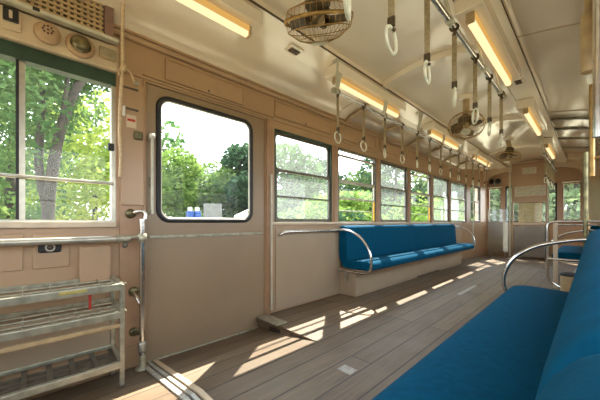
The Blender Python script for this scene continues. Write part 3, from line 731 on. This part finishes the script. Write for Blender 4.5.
# ------------------------------------------------------------------ lamps
def lamp(x, y0, y1, label, g):
    t_ = thing('ceiling_lamp', label, 'lamp', (x, (y0 + y1) / 2, 2.39), g)
    yb_ = y1 + .05
    MB().rbox(x - .085, x + .085, y0 - .06, yb_ + .02, 2.298, 2.392, .006).build('base_plate', M['cream'], t_)
    m = MB().prism([(x - .028, 2.30), (x - .023, 2.258), (x + .023, 2.258), (x + .028, 2.30)], y0 - .004, y1 + .004); m.build('cover', M['lampside'], t_)
    MB().cushion([(x - .022, 2.27), (x - .022, 2.24), (x - .014, 2.228), (x + .014, 2.228), (x + .022, 2.24), (x + .022, 2.27)], y0, y1, .008).build('diffuser', M['lamp'], t_)
    for a, b in ((y0 - .03, y0 + .006), (y1 - .006, y1 + .03)): MB().rbox(x - .026, x + .026, a + .008, b - .008, 2.230, 2.32, .006).build('end_cap', M['tan'], t_)
LY = [(-.12, 1.10), (2.08, 3.28), (4.28, 5.5), (6.5, 7.75)]
for k, (a, b) in enumerate(LY):
    lamp(CX - .56, a, b, ['warm fluorescent lamp above the tan door, nearest of the left row', 'warm fluorescent lamp where the left strap rail begins', 'warm fluorescent lamp left of the second fan, above the left bench', 'warm fluorescent lamp at the far end of the left row'][k], 'left ceiling lamps')
for k, (a, b) in enumerate(LY[1:]):
    lamp(CX + .56, a, b, ['large warm fluorescent lamp beside the near right strap rail', 'second warm fluorescent lamp of the right row past the vent', 'small warm fluorescent lamp over the far right strap rail'][k], 'right ceiling lamps')

# ------------------------------------------------------------------ strap rails and straps
RZ = 2.137
def strap_rail(x, s_, y0, y1, brs, label):
    RZ = 2.137 if s_ < 0 else 2.10
    t_ = thing('strap_rail', label, 'handrail', (x, y0, RZ))
    MB().tube([(x, y0, RZ), (x, y1, RZ)], .016, 12).build('pipe', M['chrome'], t_)
    for e in (y0, y1): MB().lathe([(.016, -.012), (.026, -.008), (.026, .008), (.016, .012)], (x, e, RZ), (0, 1, 0), 12).build('end_cap', M['gal'], t_)
    for y in brs:
        xi = CX + s_ * .475
        m = MB(); w0, w1 = .05, .02
        m.add([(xi, y - w0, 2.405), (xi, y + w0, 2.405), (x, y + w1, RZ), (x, y - w1, RZ), (xi + s_ * .012, y - w0, 2.405), (xi + s_ * .012, y + w0, 2.405), (x + s_ * .012, y + w1, RZ), (x + s_ * .012, y - w1, RZ)],
              [(0, 1, 2, 3), (4, 7, 6, 5), (0, 4, 5, 1), (2, 6, 7, 3), (0, 3, 7, 4), (1, 5, 6, 2)])
        m.rbox(min(xi, xi + s_ * .06), max(xi, xi + s_ * .06), y - .06, y + .06, 2.392, 2.408, .003)
        m.lathe([(.022, -.02), (.022, .02)], (x, y, RZ), (0, 1, 0), 12); m.build('bracket', M['pale'], t_)
XSL, XSR = CX - .52, CX + .54
strap_rail(XSL, -1, 2.0, 7.55, [2.05, 2.9, 3.8, 4.7, 5.6, 6.5, 7.4], 'long chrome strap rail running over the front of the left bench')
strap_rail(XSR, 1, -1.2, 3.17, [-.6, .6, 1.75, 2.48, 3.0], 'chrome strap rail on the right nearest the large lamp')
strap_rail(XSR, 1, 6.3, 8.75, [6.4, 7.5, 8.6], 'short chrome strap rail at the far right by the driver partition')
def make_strap():
    x, y = XSL, 2.08
    t_ = thing('hanging_strap', '', 'strap', (x, y, RZ), '')
    m = MB().ring((x, y, RZ), (0, 1, 0), .0225, .0055, 16, 6); m.box(x - .008, x + .008, y - .012, y + .012, RZ - .05, RZ - .02); m.build('clamp', M['bronze'], t_)
    MB().rbox(x - .013, x + .013, y - .004, y + .004, 1.79, RZ - .035, .002, 1).build('belt', M['strap'], t_)
    m = MB().rbox(x - .015, x + .015, y - .008, y + .008, 1.775, 1.815, .003); m.tube([(x - .012, y - .01, 1.785), (x + .012, y + .012, 1.76)], .007, 6); m.build('buckle', M['bronze'], t_)
    MB().ring((x, y, 1.72), (1, 0, 0), .05, .0066, 28, 8, 1.12).build('ring', M['ring'], t_)
    return t_
proto = make_strap(); first = True
SL = [2.06 + .425 * k for k in range(13)]
SRN = [.77, 1.07, 1.43, 1.83, 2.26, 2.66, 3.08]
SRF = [6.6, 7.0, 7.4, 7.8, 8.2]
for rail, ys, x in (('L', SL, XSL), ('N', SRN, XSR), ('F', SRF, XSR)):
    for k, y in enumerate(ys):
        if first: o = proto; first = False
        else: o = copy_tree(proto)
        o.location = (x, y, RZ if rail == 'L' else 2.10)
        o.rotation_euler = (0, 0, {'L': .25, 'N': .32, 'F': .2}[rail] + random.uniform(-.25, .25))
        wh = {'L': 'the left strap rail counted from the door end', 'N': 'the near right strap rail counted from the camera', 'F': 'the short far right strap rail counted from its near end'}[rail]
        o['label'] = 'ivory ring strap, %s along %s' % (ORD[k], wh)
        o['group'] = {'L': 'straps on the left rail', 'N': 'straps on the near right rail', 'F': 'straps on the far right rail'}[rail]

# ------------------------------------------------------------------ fans
def fan(c, axis, label, R=.205):
    c = Vector(c); ax = Vector(axis).normalized(); zc = czc(0)
    t_ = thing('ceiling_fan', label, 'fan', (c.x, c.y, zc))
    MB().lathe([(.10, 0), (.10, -.02), (.075, -.035), (.05, -.04)], (c.x, c.y, zc), (0, 0, 1), 20).build('mount', M['cream'], t_)
    back = c - ax * .13
    neck = MB().tube(smooth_path([(c.x, c.y, zc - .03), (c.x, c.y, (zc + back.z) / 2 + .03), back]), .042, 12)
    neck.build('neck', M['tan'], t_)
    m = MB().lathe([(.03, -.17), (.062, -.155), (.072, -.11), (.072, -.06), (.05, -.035), (.02, -.02)], c, ax, 20); m.build('motor', M['bronze'], t_)
    q = Vector((0, 0, 1)).rotation_difference(ax)
    bl = MB()
    for k in range(4):
        a0 = k * PI / 2 + .4; vs = []
        for i in range(6):
            rr = .035 + (R - .03 - .035) * i / 5
            for j in range(5):
                a = a0 + (j / 4 - .5) * (.5 + .75 * math.sin(PI * min(1, i / 4.5))); zz = (j / 4 - .5) * .05 - .0
                vs.append(c + q @ Vector((rr * math.cos(a), rr * math.sin(a), zz)))
        n0 = len(vs); vs += [v + ax * .004 for v in vs]
        fs = []
        for i in range(5):
            for j in range(4): 
                a_ = i * 5 + j; fs += [(a_, a_ + 1, a_ + 6, a_ + 5), (n0 + a_, n0 + a_ + 5, n0 + a_ + 6, n0 + a_ + 1)]
        bl.add(vs, fs, True)
    bl.build('blades', M['bronze'], t_)
    MB().lathe([(.032, -.03), (.036, 0), (.028, .025), (.006, .035)], c, ax, 16).build('hub', M['tan'], t_)
    cg = MB(); cg.lathe([(R - .002, -.009), (R + .003, -.009), (R + .003, .009), (R - .002, .009), (R - .002, -.009)], c, ax, 40, True, False); cg.build('cage_rim', M['brass'], t_)
    cg = MB(); cg.ring(c + ax * .05, ax, R * .93, .0028, 36, 5); cg.ring(c - ax * .05, ax, R * .9, .0025, 36, 5); cg.ring(c + ax * .093, ax, R * .62, .002, 30, 5); cg.ring(c + ax * .112, ax, R * .3, .002, 24, 5); cg.ring(c - ax * .085, ax, R * .4, .003, 24, 5)
    for k in range(36):
        a = 2 * PI * k / 36; e = Vector((math.cos(a), math.sin(a), 0))
        cg.tube([c + q @ (e * R * f_ + Vector((0, 0, h_))) for f_, h_ in ((.4, -.085), (.9, -.05), (1, 0), (.93, .05), (.62, .093), (.3, .112), (.2, .115))], .0014, 4)
    cg.build('cage', M['brass'], t_)
    MB().lathe([(R * .24, .106), (R * .26, .114), (R * .2, .124), (.004, .127)], c, ax, 20).build('badge', M['pale'], t_)
    return t_
fan((CX + .02, 1.20, 2.10), (-.26, .38, -.9), 'caged brass ceiling fan nearest the camera, facing away', .195)
fan((CX, 4.0, 2.16), (.12, -.55, -.82), 'caged brass ceiling fan above the middle of the car, tilted towards the camera', .205)
fan((CX, 6.6, 2.2), (-.15, -.15, -.97), 'small caged ceiling fan at the far end before the driver partition')

# ------------------------------------------------------------------ benches
def bench(w_, s_, ya_, yb_, splits, label, loops, base=True):
    t_ = thing('long_bench', label, 'bench', (w_ + s_ * .25, (ya_ + yb_) / 2, 0))
    X = lambda d: w_ + s_ * d
    def pf(L): return [(X(d), z) for d, z in L]
    MB().box(*sorted((X(.001), X(.26))), ya_ + .04, yb_ - .01, 0.002, .345).build('base_panel', M['wall2'], t_, .006)
    ed = [ya_] + splits + [yb_]; e_ = .555 if s_ < 0 else .515; b_ = .195 if s_ < 0 else .16
    MB().box(*sorted((X(.02), X(e_ - .06))), ya_ + .015, yb_ - .015, .335, .352).build('seat_board', M['trimw'], t_, .003)
    for a, b in zip(ed, ed[1:]):
        MB().cushion(pf([(.06, .35), (e_ - .05, .352), (e_, .37), (e_, .435), (e_ - .06, .47), (.3, .468), (.06, .445)]), a + .002, b - .002, .022).build('seat_cushion', M['blue'], t_)
        MB().cushion(pf([(.012, .40), (b_ - .005, .40), (b_, .50), (.14, .80), (.125, .88), (.06, .90), (.012, .87)]), a + .002, b - .002, .022).build('backrest', M['blue'], t_)
    for y in loops:
        if s_ < 0: pts = [(X(.03), y, .815), (X(.14), y, .825), (X(.27), y, .80), (X(.41), y, .76), (X(.53), y, .67), (X(.595), y, .54), (X(.60), y, .42), (X(.53), y, .335), (X(.36), y, .322), (X(.12), y, .33), (X(.03), y, .335)]
        else: pts = [(X(.03), y, .835), (X(.12), y, .845), (X(.26), y, .82), (X(.40), y, .74), (X(.50), y, .60), (X(.525), y, .47), (X(.51), y, .37), (X(.44), y, .325), (X(.30), y, .322), (X(.12), y, .33), (X(.03), y, .335)]
        MB().tube(smooth_path(pts, 3), .0145, 12).build('arm_loop', M['chrome'], t_)
    return t_
bl_ = bench(XL, 1, 2.90, 7.02, [4.90], 'long blue upholstered bench along the left wall under the windows', [2.87, 7.05])
MB().rbox(XL + .10, XL + .14, 2.912, 2.941, .17, .30, .004).build('release_lever', M['gal'], bl_)
MB().box(XL + .258, XL + .262, 4.7, 5.7, .0, .03).build('floor_slot', M['wood'], bl_)
bench(XR, -1, -1.2, 2.68, [.2], 'long blue upholstered bench nearest the camera on the right', [2.715])
bench(XR, -1, 5.95, 7.85, [6.9], 'far blue upholstered bench beyond the chrome guard rail on the right', [5.915])

# ------------------------------------------------------------------ right side rails and bits
t_ = thing('guard_rail', 'bent chrome guard rail standing in the gap between the two right benches', 'rail', (-.3, 5.1, 0))
yy = 5.1
MB().tube(smooth_path([(-.24, yy - .02, .0), (-.25, yy - .02, .05), (-.36, yy, .11), (-.425, yy, .18), (-.425, yy, .4), (-.425, yy, .80), (-.42, yy, .93), (-.34, yy, .95), (-.1, yy, .95), (XR - .01, yy, .95)], 2), .017, 12).build('tube', M['chrome'], t_)
MB().tube([(-.425, yy, .44), (XR - .01, yy, .44)], .016, 10).build('cross_tube', M['chrome'], t_)
m = MB()
for z in (.44, .95): m.lathe([(.03, 0), (.03, -.012)], (XR - .001, yy, z), (1, 0, 0), 14)
m.build('flange', M['gal'], t_)
t_ = thing('rail_post', 'pale square post with a short top rail behind the guard rail', 'post', (-.36, 5.4, 0))
MB().rbox(-.385, -.335, 5.38, 5.42, 0, .93, .006).build('post', M['creamm'], t_)
MB().tube([(-.36, 5.4, .90), (-.1, 5.4, .90), (XR, 5.4, .90)], .014, 8).build('top_rail', M['chrome'], t_)
t_ = thing('waste_bin', 'small brown metal bin with black top on the floor past the near bench', 'bin', (-.17, 4.35, 0))
MB().lathe([(.075, .004), (.08, .01), (.08, .33), (.078, .34)], (-.17, 4.35, 0), (0, 0, 1), 24).build('body', M['tan'], t_)
MB().lathe([(.083, .34), (.086, .345), (.086, .36), (.05, .375), (.01, .378)], (-.17, 4.35, 0), (0, 0, 1), 24).build('lid', M['black'], t_)
m = MB().add([(-.17, 4.50, .30), (-.09, 4.50, .30), (-.10, 4.50, .47), (-.17, 4.51, .30), (-.09, 4.51, .30), (-.10, 4.51, .47)], [(0, 1, 2), (3, 5, 4), (0, 3, 4, 1), (1, 4, 5, 2), (2, 5, 3, 0)])
m.box(-.12, -.10, 4.50, 4.51, 0, .31)
tag(m.build('folded_card', M['white']), 'small white triangular card standing behind the brown bin', 'card')
stanchion(-.03, 2.76, 0, 1.42, .013, M['patina'], 'upright grey green pole rising from the arm end of the near right bench', False)
stanchion(.018, 1.45, 1.24, 2.35, .017, M['chrome'], 'shiny upright pole at the right picture edge near the roof', False, 'hanging_pole')
stanchion(-.012, 2.1, 1.72, 2.02, .032, M['tan'], 'thick tan pipe hanging beside the shiny pole at upper right', False, 'hanging_pipe')
b = MB().tube([(-.012, 2.1, 2.02), (-.012, 2.1, 2.36)], .018, 8)
tag(b.build('conduit', M['tan']), 'thin tan conduit running from the thick pipe up to the ceiling', 'pipe')
b = MB().tube([(.0, 2.3, 1.2), (.0, 2.3, 1.72)], .012, 8); b.tube([(.0, 2.3, 1.3), (XR, 2.3, 1.3)], .009, 6); b.tube([(.0, 2.3, 1.65), (XR, 2.3, 1.65)], .009, 6)
tag(b.build('conduit', M['brass']), 'thin brassy pipe below the thick tan pipe at upper right', 'pipe')
stanchion(XL + .47, 7.12, .46, 2.12, .011, M['gal'], 'thin grey upright rod at the far arm of the left bench', False, 'hanging_rod')

# ------------------------------------------------------------------ outside
GZ = -.5
struct(MB().add([(-120, -80, GZ), (120, -80, GZ), (120, 160, GZ), (-120, 160, GZ)], [(0, 1, 2, 3)]).build('ground', M['grass']))
F = 282; TH = math.atan(292 / 282); SN, CS = math.sin(TH), math.cos(TH)
def at(u, dist):
    a = math.atan((u - 300) / F) ; ang = TH - a        # angle left of +Y
    return (-math.sin(ang) * dist, math.cos(ang) * dist)
def leaves(mb, blobs, n, size):
    tot = sum(b[3] * b[4] * b[5] for b in blobs) ** 1
    wts = [(b[3] * b[4] * b[5]) for b in blobs]
    for _ in range(n):
        b = random.choices(blobs, wts)[0]
        while True:
            v = Vector((random.uniform(-1, 1), random.uniform(-1, 1), random.uniform(-1, 1)))
            if .1 < v.length <= 1: break
        v = v.normalized() * (v.length ** .45)
        p = Vector((b[0] + v.x * b[3], b[1] + v.y * b[4], b[2] + v.z * b[5]))
        s = size * random.uniform(.6, 1.3)
        q = Vector((random.gauss(0, 1), random.gauss(0, 1), random.gauss(0, 1) + .8)).normalized().to_track_quat('Z', 'Y')
        a = random.uniform(0, 6.28); q = q @ Vector((0, 0, 1)).rotation_difference(Vector((0, 0, 1)))
        e1 = q @ Vector((math.cos(a), math.sin(a), 0)) * s; e2 = q @ Vector((-math.sin(a), math.cos(a), 0)) * s * .55
        mb.add([p - e1, p - e2, p + e1, p + e2], [(0, 1, 2, 3)])
TREES = [0]
def tree(u, dist, h, wd, leaf, n, size, label, name='tree', trunk=True, low=.25, group=None, xy=None):
    x, y = xy if xy else at(u, dist)
    t_ = thing(name, label, 'tree' if name == 'tree' else 'bush', (x, y, GZ), group)
    rnd = random.uniform
    if trunk:
        tp_ = smooth_path([(x, y, GZ), (x + rnd(-.1, .1), y + rnd(-.1, .1), GZ + h * .35), (x + rnd(-.3, .3), y + rnd(-.3, .3), GZ + h * .75)])
        MB().tube(tp_, [h * (.026 - .017 * k / len(tp_)) for k in range(len(tp_))], 8).build('trunk', M['bark'], t_)
    bl = []
    for k in range(9):
        a = rnd(0, 6.28); f_ = rnd(low, .85); sp_ = math.sin(PI * (.25 + .65 * (f_ - low) / (1 - low))) 
        bl.append((x + math.cos(a) * wd * .3 * sp_, y + math.sin(a) * wd * .3 * sp_, GZ + h * f_, wd * .32 * rnd(.8, 1.2), wd * .32 * rnd(.8, 1.2), h * .17 * rnd(.8, 1.2)))
    bl.append((x, y, GZ + h * .85, wd * .25, wd * .25, h * .15))
    m = MB(); leaves(m, bl, n, size); m.build('crown', M[leaf], t_)
    return t_
# big tree close to the front window
ox, oy = at(52, 8.2)
t_ = thing('tree', 'large leafy tree with leaning forked trunk outside the front window', 'tree', (ox, oy, GZ))
D = at(300, 1); rt = Vector((CS, SN, 0)) ; fw = Vector((-SN, CS, 0))
def loc(u, v, dist):
    x, y = at(u, dist); depth = Vector((x, y, 0)).dot(fw); return Vector((x, y, HC + (222 - v) / F * depth))
tk = [loc(46, 250, 8.2), loc(48, 205, 8.2), loc(53, 165, 8.2), loc(60, 130, 8.2), loc(72, 95, 8.2), loc(88, 70, 8.3), loc(108, 40, 8.5), loc(120, 10, 8.6)]
tk[0].z = GZ
sp_ = smooth_path(tk, 1); MB().tube(sp_, [.125 - .06 * k / len(sp_) for k in range(len(sp_))], 10).build('trunk', M['bark'], t_)
b2 = [loc(48, 215, 8.2), loc(38, 170, 8.3), loc(40, 130, 8.4), loc(44, 95, 8.5), loc(36, 60, 8.6), loc(34, 30, 8.7)]
sp_ = smooth_path(b2, 1); MB().tube(sp_, [.085 - .04 * k / len(sp_) for k in range(len(sp_))], 8).build('limb', M['bark'], t_)
b3 = [loc(57, 150, 8.2), loc(63, 110, 8.0), loc(68, 80, 7.9), loc(70, 50, 7.8)]
sp_ = smooth_path(b3, 1); MB().tube(sp_, [.05 - .02 * k / len(sp_) for k in range(len(sp_))], 8).build('limb', M['bark'], t_)
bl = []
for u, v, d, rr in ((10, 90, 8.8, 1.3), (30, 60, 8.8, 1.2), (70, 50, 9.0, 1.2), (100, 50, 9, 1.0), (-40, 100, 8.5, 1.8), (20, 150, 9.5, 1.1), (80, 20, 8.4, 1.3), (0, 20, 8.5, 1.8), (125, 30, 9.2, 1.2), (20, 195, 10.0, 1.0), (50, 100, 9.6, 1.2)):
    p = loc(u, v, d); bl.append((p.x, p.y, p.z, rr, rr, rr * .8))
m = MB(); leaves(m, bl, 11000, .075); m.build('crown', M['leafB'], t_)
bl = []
t_ = thing('tree', 'sunlit yellow green young tree right of the forked trunk outside the front window', 'tree', (*at(95, 12), GZ))
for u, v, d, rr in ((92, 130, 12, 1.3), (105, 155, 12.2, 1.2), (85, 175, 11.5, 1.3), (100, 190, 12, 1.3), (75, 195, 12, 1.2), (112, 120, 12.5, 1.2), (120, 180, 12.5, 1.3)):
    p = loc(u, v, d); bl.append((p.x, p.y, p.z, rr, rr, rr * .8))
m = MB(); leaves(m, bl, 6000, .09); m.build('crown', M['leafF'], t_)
p = at(95, 12); MB().tube([(p[0], p[1], GZ), (p[0], p[1], 2.0)], [.12, .07], 8).build('trunk', M['bark'], t_)
# trees seen through door and left windows
TR = [
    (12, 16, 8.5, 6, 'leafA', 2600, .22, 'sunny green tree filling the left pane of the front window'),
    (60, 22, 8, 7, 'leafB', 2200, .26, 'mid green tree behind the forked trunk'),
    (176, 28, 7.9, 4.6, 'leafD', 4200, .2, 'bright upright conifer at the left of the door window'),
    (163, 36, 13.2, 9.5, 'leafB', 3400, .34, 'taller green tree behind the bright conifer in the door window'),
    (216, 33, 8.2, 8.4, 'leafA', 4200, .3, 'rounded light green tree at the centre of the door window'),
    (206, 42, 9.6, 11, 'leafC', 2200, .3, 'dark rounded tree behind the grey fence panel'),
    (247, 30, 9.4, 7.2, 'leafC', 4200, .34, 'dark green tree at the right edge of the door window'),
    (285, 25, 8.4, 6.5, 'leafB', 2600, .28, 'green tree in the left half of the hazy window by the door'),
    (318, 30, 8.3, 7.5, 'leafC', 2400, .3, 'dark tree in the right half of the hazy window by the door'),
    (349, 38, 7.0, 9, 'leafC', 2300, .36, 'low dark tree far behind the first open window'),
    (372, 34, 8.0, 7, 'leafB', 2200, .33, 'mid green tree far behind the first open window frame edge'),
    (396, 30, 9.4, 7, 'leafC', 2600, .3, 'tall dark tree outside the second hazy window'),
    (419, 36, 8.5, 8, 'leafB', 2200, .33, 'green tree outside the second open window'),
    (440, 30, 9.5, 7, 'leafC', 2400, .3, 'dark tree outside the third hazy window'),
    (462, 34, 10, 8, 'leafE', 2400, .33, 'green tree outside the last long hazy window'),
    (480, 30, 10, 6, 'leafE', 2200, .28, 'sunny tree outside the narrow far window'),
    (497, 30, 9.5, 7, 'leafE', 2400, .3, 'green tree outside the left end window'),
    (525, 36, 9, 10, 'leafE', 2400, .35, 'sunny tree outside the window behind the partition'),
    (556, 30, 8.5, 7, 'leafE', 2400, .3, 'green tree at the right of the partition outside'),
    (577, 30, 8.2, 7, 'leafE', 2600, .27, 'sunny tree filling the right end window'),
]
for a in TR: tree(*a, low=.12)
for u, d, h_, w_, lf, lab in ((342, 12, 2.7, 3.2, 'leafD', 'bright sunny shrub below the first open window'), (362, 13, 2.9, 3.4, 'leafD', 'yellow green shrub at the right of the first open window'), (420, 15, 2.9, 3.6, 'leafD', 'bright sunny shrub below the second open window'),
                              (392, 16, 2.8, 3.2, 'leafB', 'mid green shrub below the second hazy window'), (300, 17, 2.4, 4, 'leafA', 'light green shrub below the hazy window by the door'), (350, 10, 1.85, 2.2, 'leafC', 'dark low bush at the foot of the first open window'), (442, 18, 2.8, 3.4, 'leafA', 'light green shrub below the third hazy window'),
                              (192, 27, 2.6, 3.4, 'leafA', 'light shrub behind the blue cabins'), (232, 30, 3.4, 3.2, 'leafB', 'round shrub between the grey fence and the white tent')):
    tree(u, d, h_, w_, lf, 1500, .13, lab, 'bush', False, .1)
# cabins, fence, tent
for u, lab in ((190, 'left of the two blue portable cabins seen through the door window'), (197.2, 'right of the two blue portable cabins beside the grey fence')):
    x, y = at(u, 24); t_ = thing('portable_cabin', lab, 'cabin', (x, y, GZ), 'blue cabins')
    MB().rbox(x - .24, x + .24, y - .24, y + .24, GZ, GZ + 2.3, .03).build('body', M['toilet'], t_)
    MB().rbox(x - .14, x + .14, y - .14, y + .14, GZ + 2.3, GZ + 2.6, .05).build('vent_cap', M['canvas'], t_)
xa_, ya2 = at(203.5, 25); xb_, yb2 = at(222, 25)
t_ = thing('fence_panel', 'grey board fence panel outside the door window', 'fence', (xa_, ya2, GZ)); m = MB(); N = 10
for k in range(N):
    f0, f1 = k / N, (k + .94) / N; a = Vector((xa_ + (xb_ - xa_) * f0, ya2 + (yb2 - ya2) * f0, GZ)); b = Vector((xa_ + (xb_ - xa_) * f1, ya2 + (yb2 - ya2) * f1, GZ)); o_ = Vector((-.03, .03, 0)); hh = Vector((0, 0, 3.0))
    m.add([a, b, b + hh, a + hh, a + o_, b + o_, b + o_ + hh, a + o_ + hh], [(0, 1, 2, 3), (4, 7, 6, 5), (0, 4, 5, 1), (2, 6, 7, 3), (0, 3, 7, 4), (1, 5, 6, 2)])
m.build('boards', M['fence'], t_)
x, y = at(256, 24); t_ = thing('canopy_tent', 'white peaked canopy tent at the right edge of the door window', 'tent', (x, y, GZ))
MB().lathe([(2.1, 1.8), (2.05, 1.95), (1.0, 2.4), (.03, 2.75)], (x, y, GZ), (0, 0, 1), 4, False).build('roof', M['canvas'], t_)
for k in range(4):
    a = k * PI / 2; MB().tube([(x + 1.95 * math.cos(a), y + 1.95 * math.sin(a), GZ), (x + 1.95 * math.cos(a), y + 1.95 * math.sin(a), GZ + 1.85)], .04, 6).build('leg', M['alu'], t_)
